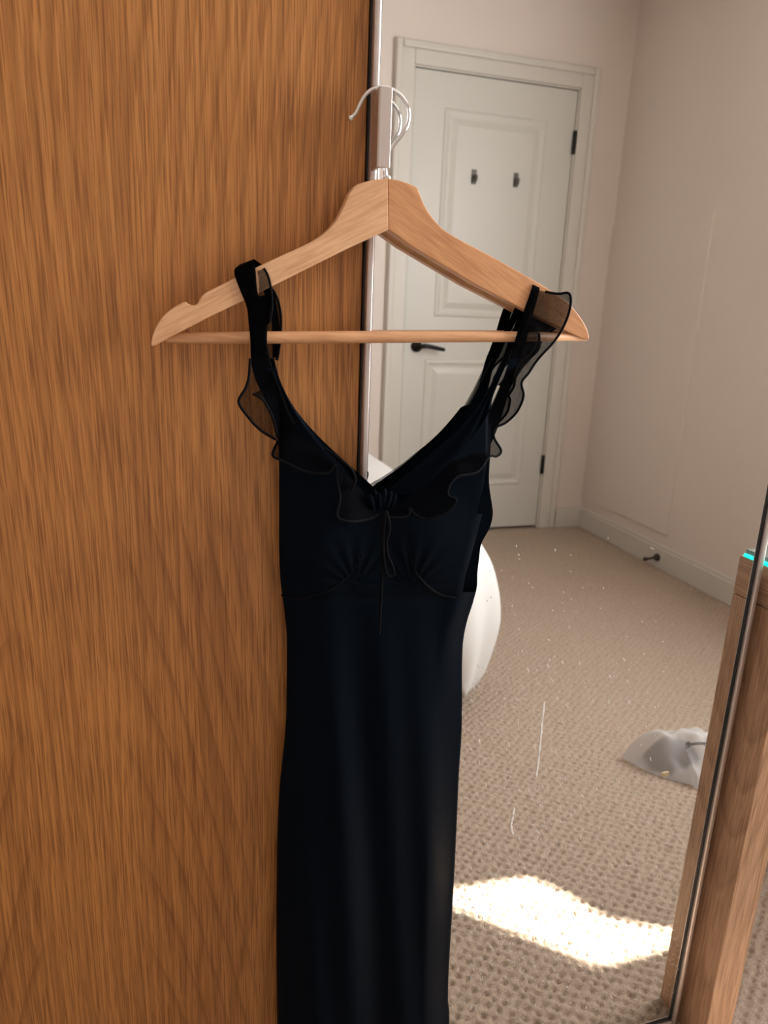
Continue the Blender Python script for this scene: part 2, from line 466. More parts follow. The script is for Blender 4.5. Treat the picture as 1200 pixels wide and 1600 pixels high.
# lever handle
bm = bmesh.new()
hz, hx = 0.918, DX0 + 0.062
lathe(bm, [(0.027, 0.0), (0.027, 0.006), (0.022, 0.010), (0.012, 0.013), (0.011, 0.045)], (hx, FY, hz), 'Y', 24)
pts = [Vector((hx + 0.0, FY + 0.045, hz)), Vector((hx + 0.03, FY + 0.052, hz + 0.004)), Vector((hx + 0.07, FY + 0.05, hz - 0.002)), Vector((hx + 0.115, FY + 0.046, hz - 0.010)), Vector((hx + 0.125, FY + 0.046, hz - 0.012))]
tube(bm, catmull(pts, 16), [0.012 - 0.004 * i / 15 for i in range(16)], 10)
h = obj('lever_handle', bm, M_black, door, True); h['label'] = 'black lever handle on a round rose'
bm = bmesh.new()
box(bm, (DX0 - 0.0028, RYB - 0.02, hz - 0.03), (DX0 - 0.0002, RYB - 0.002, hz + 0.03))
obj('latch_plate', bm, M_black, door)

# window in the right wall (lights the room; out of view)
bm = bmesh.new()
for (y0, y1, z0, z1) in ((WY0, WY0 + 0.05, WZ0, WZ1), (WY1 - 0.05, WY1, WZ0, WZ1), (WY0 + 0.05, WY1 - 0.05, WZ0, WZ0 + 0.05), (WY0 + 0.05, WY1 - 0.05, WZ1 - 0.05, WZ1)):
    box(bm, (RX + 0.06, y0, z0), (RX + 0.11, y1, z1), 0.004)
win = struct('window_1', bm, M_trim)
M_pane = mat('window_glass', (1, 1, 1), 0.02)
_tp = N(M_pane, 'ShaderNodeBsdfTransparent'); _gl = N(M_pane, 'ShaderNodeBsdfGlossy'); _gl.inputs['Roughness'].default_value = 0.02
_mx = N(M_pane, 'ShaderNodeMixShader'); _mx.inputs[0].default_value = 0.06
L(M_pane, _tp.outputs[0], _mx.inputs[1]); L(M_pane, _gl.outputs[0], _mx.inputs[2]); L(M_pane, _mx.outputs[0], M_pane.node_tree.nodes['Material Output'].inputs[0])
obj('pane', bx((RX + 0.083, WY0 + 0.05, WZ0 + 0.05), (RX + 0.087, WY1 - 0.05, WZ1 - 0.05)), M_pane, win)
obj('window_sill', bx((RX - 0.02, WY0 - 0.03, WZ0 - 0.025), (RX + 0.06, WY1 + 0.03, WZ0), 0.004), M_trim, win)

# two added, unseen curtains; their gap is shaped to form the carpet's sun patch
cxp = RX - 0.028
edge_a = [(0.90, -0.43), (1.20, -0.44), (1.33, -0.462), (1.47, -0.498), (1.66, -0.720), (1.75, -0.80), (2.22, -0.80)]   # far curtain edge
edge_b = [(0.90, -0.46), (1.20, -0.465), (1.30, -0.485), (1.40, -0.560), (1.455, -0.655), (1.50, -0.715), (1.66, -0.765), (1.75, -0.80), (2.22, -0.80)]
def curtain(edge, yend, label):
    rows = []
    for i in range(67):
        z = 0.90 + (2.2148 - 0.90) * i / 66
        e = interp(edge, z)
        row = []
        for k in range(61):
            u = k / 60
            y = e + (yend - e) * u
            row.append((cxp + 0.010 * math.sin(u * 52) * min(1, u * 6), y, z))
        rows.append(row)
    o = obj('curtain', sheet(rows), M_curtain, None, True)
    md = o.modifiers.new('thickness', 'SOLIDIFY'); md.thickness = 0.002
    return tag(o, label, 'curtain', None)
curtain(edge_a, 0.50, 'added unseen linen curtain at the wardrobe end of the side window, edge cut to shape the sun patch')
curtain(edge_b, -1.06, 'added unseen linen curtain at the door end of the side window, edge cut to shape the sun patch')
bm = bmesh.new()
tube(bm, [(cxp, -1.16, 2.225), (cxp, 0.57, 2.225)], 0.010, 12)
lathe(bm, [(0.012, 0), (0.02, 0.006), (0.02, 0.02), (0.01, 0.03)], (cxp, 0.57, 2.225), 'Y', 16)
lathe(bm, [(0.01, -0.03), (0.02, -0.02), (0.02, -0.006), (0.012, 0)], (cxp, -1.16, 2.225), 'Y', 16)
for y in (-1.13, 0.54): box(bm, (cxp, y - 0.008, 2.215), (RX, y + 0.008, 2.235))
tag(obj('curtain_rod', bm, M_nickel, None, True), 'slim metal curtain rod above the side window', 'curtain rod')

# ------------------------------------------------------------------ carpet pile (close to the mirror and under the desk)
x0, x1, y0, y1, st = 0.10, RX - 0.02, RYB + 0.02, BY - 0.02, 0.0034
nx = int((x1 - x0) / st); ny = int((y1 - y0) / st)
gx = np.linspace(x0, x1, nx); gy = np.linspace(y0, y1, ny)
X, Y = np.meshgrid(gx, gy)
def smooth_noise(shape, cells, amp):
    c = rng.normal(size=(cells[1] + 2, cells[0] + 2))
    u = np.linspace(0, cells[0], shape[1]); v = np.linspace(0, cells[1], shape[0])
    iu = np.minimum(u.astype(int), cells[0] - 1); iv = np.minimum(v.astype(int), cells[1] - 1)
    fu = u - iu; fv = v - iv; fu = fu * fu * (3 - 2 * fu); fv = fv * fv * (3 - 2 * fv)
    a = c[iv][:, iu] * (1 - fu) + c[iv][:, iu + 1] * fu
    b = c[iv + 1][:, iu] * (1 - fu) + c[iv + 1][:, iu + 1] * fu
    return amp * (a * (1 - fv)[:, None] + b * fv[:, None])
wx = smooth_noise(X.shape, (130, 190), 0.0026); wy = smooth_noise(X.shape, (130, 190), 0.0026)
base = np.cos(2 * PI * (X + wx) / CA) * np.cos(2 * PI * (Y + wy) / CB)
Zc = 0.0 + 0.0042 * np.tanh(2.0 * (base + 0.60)) + smooth_noise(X.shape, (330, 480), 0.0006) + rng.normal(size=X.shape) * 0.0004 - 0.0005
fade = np.clip(np.minimum.reduce([X - x0, x1 - X, Y - y0, y1 - Y]) / 0.02, 0, 1)
Zc = Zc * fade - 0.0035 * (1 - fade)
co = np.stack([X, Y, Zc], -1).reshape(-1, 3).astype(np.float32)
ii = np.arange(ny * nx).reshape(ny, nx)
quads = np.stack([ii[:-1, :-1], ii[:-1, 1:], ii[1:, 1:], ii[1:, :-1]], -1).reshape(-1, 4)
me = bpy.data.meshes.new('carpet_pile')
me.vertices.add(len(co)); me.vertices.foreach_set('co', co.ravel())
me.loops.add(quads.size); me.loops.foreach_set('vertex_index', quads.ravel().astype(np.int32))
me.polygons.add(len(quads)); me.polygons.foreach_set('loop_start', np.arange(0, quads.size, 4, dtype=np.int32))
me.polygons.foreach_set('use_smooth', np.ones(len(quads), bool))
me.update(calc_edges=True); me.materials.append(M_pile)
o = bpy.data.objects.new('carpet_pile', me); COL.objects.link(o); o.parent = FLOOR
o['kind'] = 'stuff'; o['label'] = 'beige loop pile carpet with a pitted weave'

# ------------------------------------------------------------------ wardrobe
ML, MR = 0.1915, 0.7060      # mirror glass edges
MB, MT = 0.0225, 2.30
OY = 0.006                   # oak door face
ward = empty('wardrobe', (-0.25, 0.32, 0), 'tall wardrobe with an oak veneer sliding door and a mirrored sliding door', 'wardrobe')
bm = bmesh.new()
for lo, hi in (((-1.23, 0.06, 0.0), (-1.21, 0.62, 2.36)), ((0.695, 0.06, 0.0), (0.715, 0.62, 2.36)), ((-1.21, 0.06, 2.335), (0.695, 0.62, 2.36)), ((-1.21, 0.06, 0.0), (0.695, 0.62, 0.02)), ((-1.21, 0.60, 0.02), (0.695, 0.62, 2.335)), ((-0.27, 0.07, 0.02), (-0.25, 0.60, 2.335))):
    box(bm, lo, hi)
obj('carcass', bm, M_carc, ward)
obj('top_rail', bx((-1.23, -0.004, 2.315), (0.715, 0.06, 2.36), 0.002), M_alu, ward)
obj('bottom_track', bx((-1.23, 0.004, 0.0), (0.715, 0.06, 0.012)), M_alu, ward)
od = obj('oak_door', bx((-0.36, OY, 0.018), (0.1832, OY + 0.022, 2.312), 0.0008), M_oak, ward); od['label'] = 'oak veneer sliding door'
od2 = obj('oak_door', bx((-1.20, OY, 0.018), (-0.368, OY + 0.022, 2.312), 0.0008), M_oak, ward)
md_ = bx((ML - 0.0005, 0.0, MB), (MR + 0.0005, 0.005, MT)); mdoor = obj('mirror_door', md_, M_mirror, ward); mdoor['label'] = 'full length mirror glass in a thin metal frame'
obj('backing_board', bx((ML - 0.006, 0.0055, MB - 0.006), (MR + 0.006, 0.020, MT + 0.006)), M_gasket, mdoor)
def bar(name, lo, hi, m, bev): return obj(name, bx(lo, hi, bev, 3), m, mdoor, False)
# seal then metal frame, both proud of the glass
bar('seal', (MR, -0.0022, MB), (MR + 0.0022, 0.004, MT), M_gasket, 0.0003)
bar('seal', (ML, -0.0012, MB), (ML + 0.0010, 0.004, MT), M_gasket, 0.0003)
bar('seal', (ML, -0.0022, MB - 0.0022), (MR + 0.0022, 0.004, MB), M_gasket, 0.0003)
for nm, lo, hi in (('frame_stile', (MR + 0.0022, -0.006, MB - 0.0085), (MR + 0.0100, 0.020, MT)), ('frame_rail', (ML - 0.002, -0.006, MB - 0.0085), (MR + 0.0022, 0.020, MB - 0.0022))):
    o = obj(nm, bx(lo, hi, 0.0022, 4), M_alu, mdoor, True)
o = obj('frame_stile', bx((ML - 0.0062, -0.0045, MB - 0.0085), (ML, 0.020, MT), 0.0020, 4), M_alu, mdoor, True)
o = obj('seal', bx((ML - 0.0078, 0.003, MB), (ML - 0.0062, 0.020, MT)), M_gasket, mdoor)
# pull handle: web standing out from the stile, lip turned over the glass
hz0 = P(592, 266, -0.012).z; hz1 = P(597, 136, -0.022).z
HX = ML - 0.0062
bm = bmesh.new()
pr = [(HX, -0.0045), (HX + 0.0030, -0.0045), (HX + 0.0030, -0.0225), (HX + 0.0118, -0.0225), (HX + 0.0118, -0.0250), (HX + 0.0012, -0.0250), (HX, -0.0238)]
a = [bm.verts.new((x, y, hz0)) for x, y in pr]; b = [bm.verts.new((x, y, hz1)) for x, y in pr]
bm.faces.new(list(reversed(a))); bm.faces.new(b)
for i in range(len(pr)): bm.faces.new((a[i], a[(i + 1) % len(pr)], b[(i + 1) % len(pr)], b[i]))
bmesh.ops.bevel(bm, geom=[e for e in bm.edges], offset=0.0004, segments=1, affect='EDGES')
h = obj('pull_handle', bm, M_alu, mdoor); h['label'] = 'brushed metal pull handle with a turned lip'
# dust and scratches on the glass
bm = bmesh.new()
def streak(px, py, length, wid, ang, yy=-0.0006):
    c = P(px, py, yy)
    d = Vector((math.cos(ang), 0, math.sin(ang))) * length / 2
    s = Vector((-math.sin(ang), 0, math.cos(ang))) * wid / 2
    vs = [bm.verts.new(c + k) for k in (-d - s * 0.3, -d * 0.3 - s, d * 0.6 - s, d, d * 0.5 + s, -d * 0.4 + s)]
    bm.faces.new(vs)
for k in range(680):
    px = random.uniform(700, 1040); py = 1580 - 560 * random.random() ** 1.3
    if random.random() < 0.5: px = random.uniform(690, 880); py = random.gauss(1400, 130)
    if py < 860 or py > 1580 or px > 1200 - 0.186 * (py - 760) - 40: continue
    streak(px, py, random.uniform(0.0015, 0.0085), random.uniform(0.0004, 0.0011), math.radians(random.gauss(118, 14)))
for k in range(60):
    streak(random.uniform(760, 1040), random.uniform(830, 1150), random.uniform(0.001, 0.004), random.uniform(0.0004, 0.0008), math.radians(random.gauss(120, 20)))
for k in range(70):
    streak(random.uniform(1035, 1060), random.uniform(1440, 1560), random.uniform(0.0008, 0.002), 0.0008, random.uniform(0, 3))
def long_streak(pts, wdt):
    pp = catmull(pts, 14)
    vs = []
    for i, (x, y) in enumerate(pp):
        ww = wdt * (0.35 + 0.65 * abs(math.sin(i * 1.9 + 0.6)))
        vs.append((bm.verts.new(P(x - ww, y, -0.0006)), bm.verts.new(P(x + ww, y, -0.0006))))
    for a, b in zip(vs, vs[1:]): bm.faces.new((a[0], a[1], b[1], b[0]))
long_streak([(851, 1096), (848, 1125), (844, 1165), (841, 1195), (838, 1214)], 1.7)
long_streak([(804, 1262), (801, 1280), (799, 1290), (802, 1304)], 2.0)
long_streak([(739, 553), (744, 553.5), (751, 553)], 0.5)
o = obj('dust_marks', bm, M_dust, mdoor); o['kind'] = 'stuff'; o['label'] = 'pale dust flecks and dried streaks on the glass'

# ------------------------------------------------------------------ hanger
HF, HB = -0.0205, -0.0085    # front and back face
hang = empty('coat_hanger', tuple(P(604, 320, -0.0145)), 'pale wooden coat hanger with trouser bar hooked over the mirror door handle', 'hanger')
def XZ(pts, Yp=HF): return [(P(x, y, Yp).x, P(x, y, Yp).z) for x, y in pts]
right_top = [(606.0, 279), (622, 281), (638, 286), (648, 290.5)]
right_curve = catmull([(652, 293), (656, 302), (661, 315), (669, 330), (681, 346), (698, 362), (722, 376), (760, 396), (800, 418), (845, 444)], 24)
right_tip = catmull([(858, 452), (876, 463), (893, 478), (908, 497), (917, 513), (921, 526)], 12)
right_low = [(920, 531), (912, 530), (890, 520), (860, 505), (800, 474), (740, 443), (680, 407), (640, 383), (607, 359)]
outline_r = right_top + [tuple(p) for p in right_curve] + [tuple(p) for p in right_tip] + right_low
left_low = [(607, 359), (590, 367), (540, 390), (480, 420), (420, 450), (380, 470), (330, 494), (285, 517), (262, 529), (246, 538)]
left_tip = catmull([(238, 541), (236, 537), (239, 522), (247, 505), (258, 491), (272, 480), (287, 472)], 14)
left_notch = catmull([(291, 471.5), (295, 475.5), (302, 477), (308, 475.5), (311, 471), (315, 464), (321, 457.5)], 12)
left_curve = catmull([(340, 448), (380, 428), (430, 404), (470, 386), (493, 374), (513, 359), (528, 340), (539, 318), (547, 300), (554, 291)], 24)
left_top = [(558, 288), (570, 284), (586, 280), (606.0, 279)]
outline_l = left_low + [tuple(p) for p in left_tip] + [tuple(p) for p in left_notch] + [tuple(p) for p in left_curve] + left_top
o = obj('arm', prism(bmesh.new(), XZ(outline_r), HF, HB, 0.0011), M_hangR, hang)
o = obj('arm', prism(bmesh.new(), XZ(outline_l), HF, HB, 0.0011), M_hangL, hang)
by = -0.0145
bm = tube(bmesh.new(), [P(258, 528.5, by), P(400, 527.5, by), P(600, 526.6, by), P(760, 526, by), P(916, 526, by)], [0.0045, 0.0054, 0.0056, 0.0054, 0.0040], 16)
obj('trouser_bar', bm, M_dowel, hang, True)
# chrome hook
hk = [(549.5, 183), (556, 176), (562, 163), (571, 148), (584, 138.5), (600, 136.5), (616, 142), (630, 154), (638, 172), (637, 193), (628, 210), (616, 225), (606, 240), (602, 255), (602, 270), (604, 284)]
HYk = -0.0125
hp = [P(x, y, HYk) for x, y in hk]
bm = tube(bmesh.new(), catmull(hp, 80), 0.0018, 12)
lathe_c = P(548, 184.5, HYk)
bmesh.ops.create_uvsphere(bm, u_segments=12, v_segments=8, radius=0.0027, matrix=Matrix.Translation(lathe_c))
h = obj('hook', bm, M_chrome, hang, True); h['label'] = 'chrome wire hook'
bm = lathe(bmesh.new(), [(0.0036, 0), (0.0036, 0.003), (0.0026, 0.004)], tuple(P(604.5, 280, HYk) + Vector((0, 0, -0.001))), 'Z', 14)
obj('ferrule', bm, M_chrome, hang, True)

# ------------------------------------------------------------------ dress
dress = empty('slip_dress', tuple(P(580, 900, -0.02)), 'long black slip dress with sheer ruffled straps hanging from the wooden hanger', 'dress')
# (photo row, photo column) edges of the cloth
EL = smooth_tab([(690, 434), (715, 436), (745, 436), (800, 436), (860, 436), (905, 438), (930, 441), (960, 445), (1000, 448), (1060, 448), (1120, 447), (1170, 443), (1215, 438), (1260, 435), (1320, 433), (1400, 432), (1500, 432), (1600, 433), (1760, 436), (1900, 438)])
ER = smooth_tab([(690, 767), (720, 766), (745, 764), (770, 766), (790, 769), (805, 770), (825, 765), (850, 752), (870, 749), (895, 746), (918, 745), (945, 738), (970, 730), (1000, 724), (1040, 722), (1100, 722), (1150, 721), (1210, 717), (1300, 713), (1400, 708), (1500, 702), (1560, 700), (1600, 702), (1760, 694), (1900, 688)])
RID = [(690, 760), (740, 757), (790, 747), (850, 732), (900, 718), (940, 711), (985, 694), (1050, 682), (1120, 674), (1250, 668), (1400, 664), (1600, 660), (1900, 655)]   # fold where the front turns to the side
def fold_depth(px, py, amp):
    a = 0.5 * math.sin(px * 0.052 + 1.7 * math.sin(py * 0.0031) + 0.6) + 0.35 * math.sin(px * 0.093 - py * 0.0052 + 2.0)
    a += 0.3 * math.sin(px * 0.027 + py * 0.0041)
    return amp * a
def front_point(u, py):
    l = interp(EL, py); r = interp(ER, py); q = interp(RID, py)
    px = l + (r - l) * u
    uq = (q - l) / (r - l)
    full = 0.024 + 0.012 * min(1, max(0, (py - 940) / 500))
    if u < uq:
        t = u / uq
        s = max(0.0, math.sin(min(1, t / 0.30) * PI / 2)) ** 0.8
        dep = 0.016 + full * s
    else:
        t = (u - uq) / (1 - uq)
        dep = 0.016 + full * max(0.0, math.cos(t * PI / 2)) ** 1.3
    # bust fullness
    if py < 940:
        for cx_, cy_ in ((500, 850), (672, 850)):
            g = math.exp(-((px - cx_) / 62) ** 2 - ((py - cy_) / 62) ** 2)
            dep += 0.010 * g
        # gathers fanning out of the bust seam
        for gx_, gy_, sl in ((557, 885, -1.0), (645, 885, 1.0)):
            rr = math.hypot(px - gx_, (py - gy_) * 1.2)
            ang = math.atan2(py - gy_ - 30, px - gx_)
            dep += 0.0016 * math.exp(-(rr / 42) ** 2) * math.sin(ang * 16)
        dep += 0.006 * math.exp(-((py - 935) / 9) ** 2) * -0.4
    edge = min(1, u * 7) * min(1, (1 - u) * 7)
    grow = min(1, max(0.0, (py - 900) / 240))
    dep += fold_depth(px, py, 0.0075) * edge * grow
    return P(px, py, -dep)
def back_point(u, py):
    l = interp(EL, py); r = interp(ER, py)
    px = l + (r - l) * u
    dep = 0.016 - 0.010 * max(0.0, math.sin(PI * u)) ** 0.5
    return P(px, py, -dep)
NU = 90
rows_f = [[front_point(k / NU, y) for k in range(NU + 1)] for y in np.linspace(925, 1790, 140)]
rows = [[*r, *[back_point(k / 40, y) for k in range(39, 0, -1)]] for r, y in zip(rows_f, np.linspace(925, 1790, 140))]
o = obj('skirt', sheet(rows, True), M_dress, dress, True)

# bodice front below the neckline
VY = 803
rows = []
for y in np.linspace(VY, 927, 46):
    l, r, q = interp(EL, y), interp(ER, y), interp(RID, y)
    um = min(1.0, (q + 3 - l) / (r - l) + 0.02)
    rows.append([front_point(um * k / NU, y) for k in range(NU + 1)])
# left and right upper bodice
NL = smooth_tab([(575, 431), (600, 438), (630, 450), (660, 468), (690, 492), (715, 515), (740, 540), (765, 564), (785, 583), (803, 604)])
AL = smooth_tab([(575, 416), (600, 424), (630, 431), (660, 435), (690, 435), (715, 436), (760, 436), (803, 436)])
NR = smooth_tab([(560, 797), (600, 783), (640, 766), (670, 748), (700, 725), (730, 696), (760, 662), (785, 629), (803, 604)])
AR = smooth_tab([(560, 810), (600, 799), (640, 787), (670, 777), (700, 765), (730, 759), (760, 755), (785, 749), (803, 745)])
def up_rows(A, B, ys):
    out = []
    for y in ys:
        a = interp(A, y); b = interp(B, y)
        row = []
        for k in range(37):
            px = a + (b - a) * k / 36
            l = interp(EL, max(y, 690)); r = interp(ER, max(y, 690))
            u = min(1, max(0, (px - l) / (r - l)))
            pt = front_point(u, max(y, 695))
            dep = -pt.y
            top = min(1, max(0, (y - 575) / 150))
            dep = 0.0265 * (1 - top) + dep * top
            row.append(P(px, y, -dep))
        out.append(row)
    return out
bmf = sheet(rows)
o = obj('bodice', bmf, M_dress, dress, True)
o = obj('bodice_cup', sheet(up_rows(AL, NL, np.linspace(575, 804, 70))), M_dress, dress, True)
o = obj('bodice_cup', sheet(up_rows(NR, AR, np.linspace(560, 804, 70))), M_dress, dress, True)
# back panel with its own V
BNL = smooth_tab([(560, 428), (600, 440), (640, 462), (680, 496), (720, 538), (750, 572), (772, 594)])
BNR = smooth_tab([(560, 785), (600, 767), (640, 743), (680, 704), (720, 660), (750, 624), (772, 597)])
BAL = smooth_tab([(560, 420), (620, 436), (690, 438), (772, 440)])
BAR = smooth_tab([(560, 795), (600, 778), (625, 769), (650, 766), (690, 767), (745, 764), (772, 766)])
def back_depth(y): return 0.0068 + 0.0045 * min(1, max(0, (690 - y) / 90))
for A, B in ((BAL, BNL), (BNR, BAR)):
    rows = [[P(interp(A, y) + (interp(B, y) - interp(A, y)) * k / 24, y, -back_depth(y) - 0.0010 * (1 + math.sin(k * 0.7 + y * 0.02))) for k in range(25)] for y in np.linspace(560, 773, 50)]
    obj('back_panel', sheet(rows), M_dress, dress, True)
rows = []
for y in np.linspace(771, 927, 40):
    l = max(interp(EL, y), 436); r = interp(ER, y)
    rows.append([P(l + 2 + (r - l - 2) * k / 50, y, -0.0065 - 0.009 * abs(2 * k / 50 - 1) ** 4 - 0.0012 * math.sin(k * 0.5 + y * 0.013)) for k in range(51)])
obj('back_panel', sheet(rows), M_dress, dress, True)

# straps: bands looped over the hanger arms
def band(pairs, n, m, name='strap', sub=6, parent=dress):
    """pairs of (left px, left py, right px, right py, depth) -> cloth band"""
    c = catmull(pairs, n)
    rows = []
    for q in c:
        a = P(q[0], q[1], q[4]); b = P(q[2], q[3], q[4])
        rows.append([a.lerp(b, k / sub) for k in range(sub + 1)])
    o = obj(name, sheet(rows), m, parent, True)
    md = o.modifiers.new('thickness', 'SOLIDIFY'); md.thickness = 0.0007; md.offset = 0
    return o
band([(426, 560, 436, 556, -0.0050), (424, 500, 436, 500, -0.0050), (412, 455, 426, 450, -0.0052), (392, 424, 415, 420, -0.0062), (379, 414, 400, 407, -0.0085), (372, 416, 396, 407, -0.0145), (366, 426, 399, 419, -0.0225), (375, 453, 404, 462, -0.0232), (385, 478, 421, 462, -0.0236), (388, 500, 420, 495, -0.0236), (391, 530, 417, 530, -0.0240), (392, 560, 422, 560, -0.0245), (398, 590, 430, 585, -0.0262), (412, 620, 440, 612, -0.0275), (426, 650, 450, 640, -0.0290), (434, 680, 462, 662, -0.0310)], 90, M_strap)
band([(784, 563, 795, 563, -0.0120), (796, 530, 806, 531, -0.0100), (809, 496, 819, 499, -0.0078), (822, 462, 832, 465, -0.0066), (829, 445, 838, 449, -0.0085), (831, 444.5, 840, 449, -0.0145), (832, 447, 843, 452, -0.0222), (825, 468, 838, 472, -0.0232), (815, 497, 830, 500, -0.0236), (806, 528, 822, 532, -0.0238), (797, 560, 811, 562, -0.0260)], 90, M_strap)

# ruffles: sheer strips between the seam and a wavy hem
def ruffle(pairs, n, name='ruffle', sub=10, wave=0.0, hem=0.00125):
    """(seam x, seam y, seam depth, hem x, hem y, hem depth)"""
    c = catmull(pairs, n)
    rows = []; edge = []
    for i, q in enumerate(c):
        row = []
        for k in range(sub + 1):
            t = k / sub
            px = q[0] + (q[3] - q[0]) * t; py = q[1] + (q[4] - q[1]) * t
            dep = q[2] + (q[5] - q[2]) * t ** 1.2 - wave * t * math.sin(i * 0.55)
            row.append(P(px, py, dep))
        rows.append(row); edge.append(row[-1])
    o = obj(name, sheet(rows), M_sheer, dress, True); o['label'] = 'sheer black ruffle'
    bm = tube(bmesh.new(), edge, hem, 6)
    obj('hem', bm, M_hem, o, True)
    return o
# left shoulder, piece behind the bar
ruffle([(402, 424, -0.0235, 412, 419, -0.0230), (405, 444, -0.0238, 419, 432, -0.0238), (404, 470, -0.0238, 424, 455, -0.0240), (404, 492, -0.0240, 425, 480, -0.0242), (404, 512, -0.0242, 421, 505, -0.0244)], 30, hem=0.0011)
ruffle([(416, 452, -0.0060, 426, 452, -0.0055), (418, 475, -0.0064, 435, 472, -0.0050), (418, 505, -0.0064, 439, 500, -0.0045), (418, 535, -0.0064, 437, 535, -0.0050), (420, 562, -0.0070, 433, 563, -0.0065)], 40)
# left shoulder, twisted flap below the bar
ruffle([(416, 545, -0.0250, 391, 560, -0.0260), (420, 570, -0.0255, 389, 588, -0.0290), (424, 595, -0.0260, 384, 606, -0.0310), (428, 618, -0.0265, 373, 628, -0.0330), (430, 645, -0.0270, 388, 652, -0.0340), (432, 664, -0.0280, 407, 672, -0.0330), (434, 680, -0.0290, 431, 687, -0.0310)], 50)
ruffle([(430, 600, -0.0300, 395, 615, -0.0330), (434, 625, -0.0305, 410, 624, -0.0345), (436, 645, -0.0310, 420, 640, -0.0340), (438, 665, -0.0315, 427, 656, -0.0335), (438, 684, -0.0320, 434, 684, -0.0325)], 36)
# left breast
ruffle([(438, 640, -0.033, 434, 690, -0.036), (446, 655, -0.036, 426, 711, -0.043), (458, 668, -0.039, 441, 720, -0.050), (478, 686, -0.042, 478, 737, -0.056), (500, 704, -0.044, 512, 739, -0.058), (514, 716, -0.045, 524, 727, -0.052), (520, 721, -0.045, 526, 748, -0.056), (530, 730, -0.046, 531, 778, -0.060), (541, 741, -0.047, 527, 807, -0.064), (554, 754, -0.047, 546, 815, -0.066), (570, 770, -0.047, 574, 812, -0.060), (590, 791, -0.047, 591, 804, -0.056)], 110)
ruffle([(505, 703, -0.046, 508, 701, -0.050), (522, 715, -0.048, 530, 716, -0.058), (536, 728, -0.049, 548, 732, -0.062), (546, 742, -0.050, 555, 748, -0.060), (556, 758, -0.050, 549, 766, -0.056)], 40, sub=6)
# right shoulder and breast
ruffle([(838, 452, -0.0240, 852, 456, -0.0245), (836, 458, -0.0242, 872, 459, -0.0255), (834, 464, -0.0244, 888, 458, -0.0285), (830, 474, -0.0246, 892, 470, -0.0300), (825, 490, -0.0248, 888, 492, -0.0290), (818, 510, -0.0250, 877, 517, -0.0270), (811, 530, -0.0252, 863, 537, -0.0275), (804, 548, -0.0256, 848, 553, -0.0300), (797, 565, -0.0260, 837, 566, -0.0270), (790, 582, -0.0264, 826, 583, -0.0290), (783, 598, -0.0268, 815, 598, -0.0310), (776, 614, -0.0272, 818, 619, -0.0350), (769, 629, -0.0280, 808, 643, -0.0330), (762, 643, -0.0285, 791, 660, -0.0320), (755, 657, -0.0290, 774, 669, -0.0330), (750, 667, -0.0295, 772, 684, -0.0340), (744, 677, -0.0305, 783, 704, -0.0360), (738, 686, -0.0320, 776, 713, -0.0390), (730, 695, -0.0340, 764, 714, -0.0420), (718, 708, -0.0370, 745, 738, -0.0500), (704, 722, -0.0400, 715, 745, -0.0540), (690, 736, -0.0420, 701, 762, -0.0580), (676, 750, -0.0435, 701, 775, -0.0600), (664, 760, -0.0445, 713, 782, -0.0640), (650, 771, -0.0455, 698, 800, -0.0630), (637, 780, -0.0460, 668, 811, -0.0600), (627, 786, -0.0465, 648, 804, -0.0560), (620, 791, -0.0470, 641, 795, -0.0540), (612, 795, -0.0470, 636, 807, -0.0560), (606, 799, -0.0470, 606, 809, -0.0540)], 200)
# inner layer of the right ruffle
ruffle([(822, 500, -0.0242, 842, 520, -0.0255), (813, 525, -0.0246, 842, 540, -0.0260), (803, 550, -0.0250, 828, 560, -0.0270), (795, 570, -0.0252, 808, 584, -0.0285), (786, 592, -0.0256, 803, 604, -0.0290), (777, 614, -0.0262, 795, 618, -0.0275), (768, 634, -0.0268, 797, 625, -0.0285), (760, 648, -0.0272, 792, 645, -0.0280), (752, 662, -0.0278, 775, 664, -0.0290)], 60)

# back half of the right ruffle, hanging behind the bar
ruffle([(822, 486, -0.0062, 874, 508, -0.0058), (816, 508, -0.0066, 858, 520, -0.0060), (808, 530, -0.0075, 846, 533, -0.0065), (801, 550, -0.0085, 840, 548, -0.0070), (794, 570, -0.0100, 822, 566, -0.0080), (788, 588, -0.0110, 808, 586, -0.0090), (782, 606, -0.0120, 795, 606, -0.0110)], 60)
# seams, gathered centre and drawstring
def cord(pts, r, name, m=M_hem):
    return obj(name, tube(bmesh.new(), catmull([P(*p) for p in pts], 50), r, 8), m, dress, True)
def fseam(pts):
    out = []
    for x, y in pts:
        l = interp(EL, y); r = interp(ER, y)
        q = front_point((x - l) / (r - l), y)
        out.append((x, y, q.y - 0.0004))
    return out
cord(fseam([(440, 930), (465, 935), (490, 930), (515, 921), (540, 903), (556, 884), (566, 866)]), 0.0011, 'bust_seam')
cord(fseam([(711, 934), (690, 930), (668, 916), (652, 898), (644, 882), (640, 868)]), 0.0011, 'bust_seam')
bm = bmesh.new()
for k in range(9):
    a = -1.0 + k * 0.25
    c = P(596 + 17 * a + 2 * math.sin(k * 5), 780 + 5 * a * a + 4 * math.sin(k * 2.3), -0.050 - 0.002 * (k % 2))
    bmesh.ops.create_uvsphere(bm, u_segments=10, v_segments=8, radius=1.0, matrix=Matrix.Translation(c) @ Matrix.Rotation(0.3 * a, 4, 'Y') @ Matrix.Diagonal((0.0026, 0.0032, 0.0085 + 0.002 * math.sin(k * 3.1), 1)))
obj('gathered_knot', bm, M_dress, dress, True)
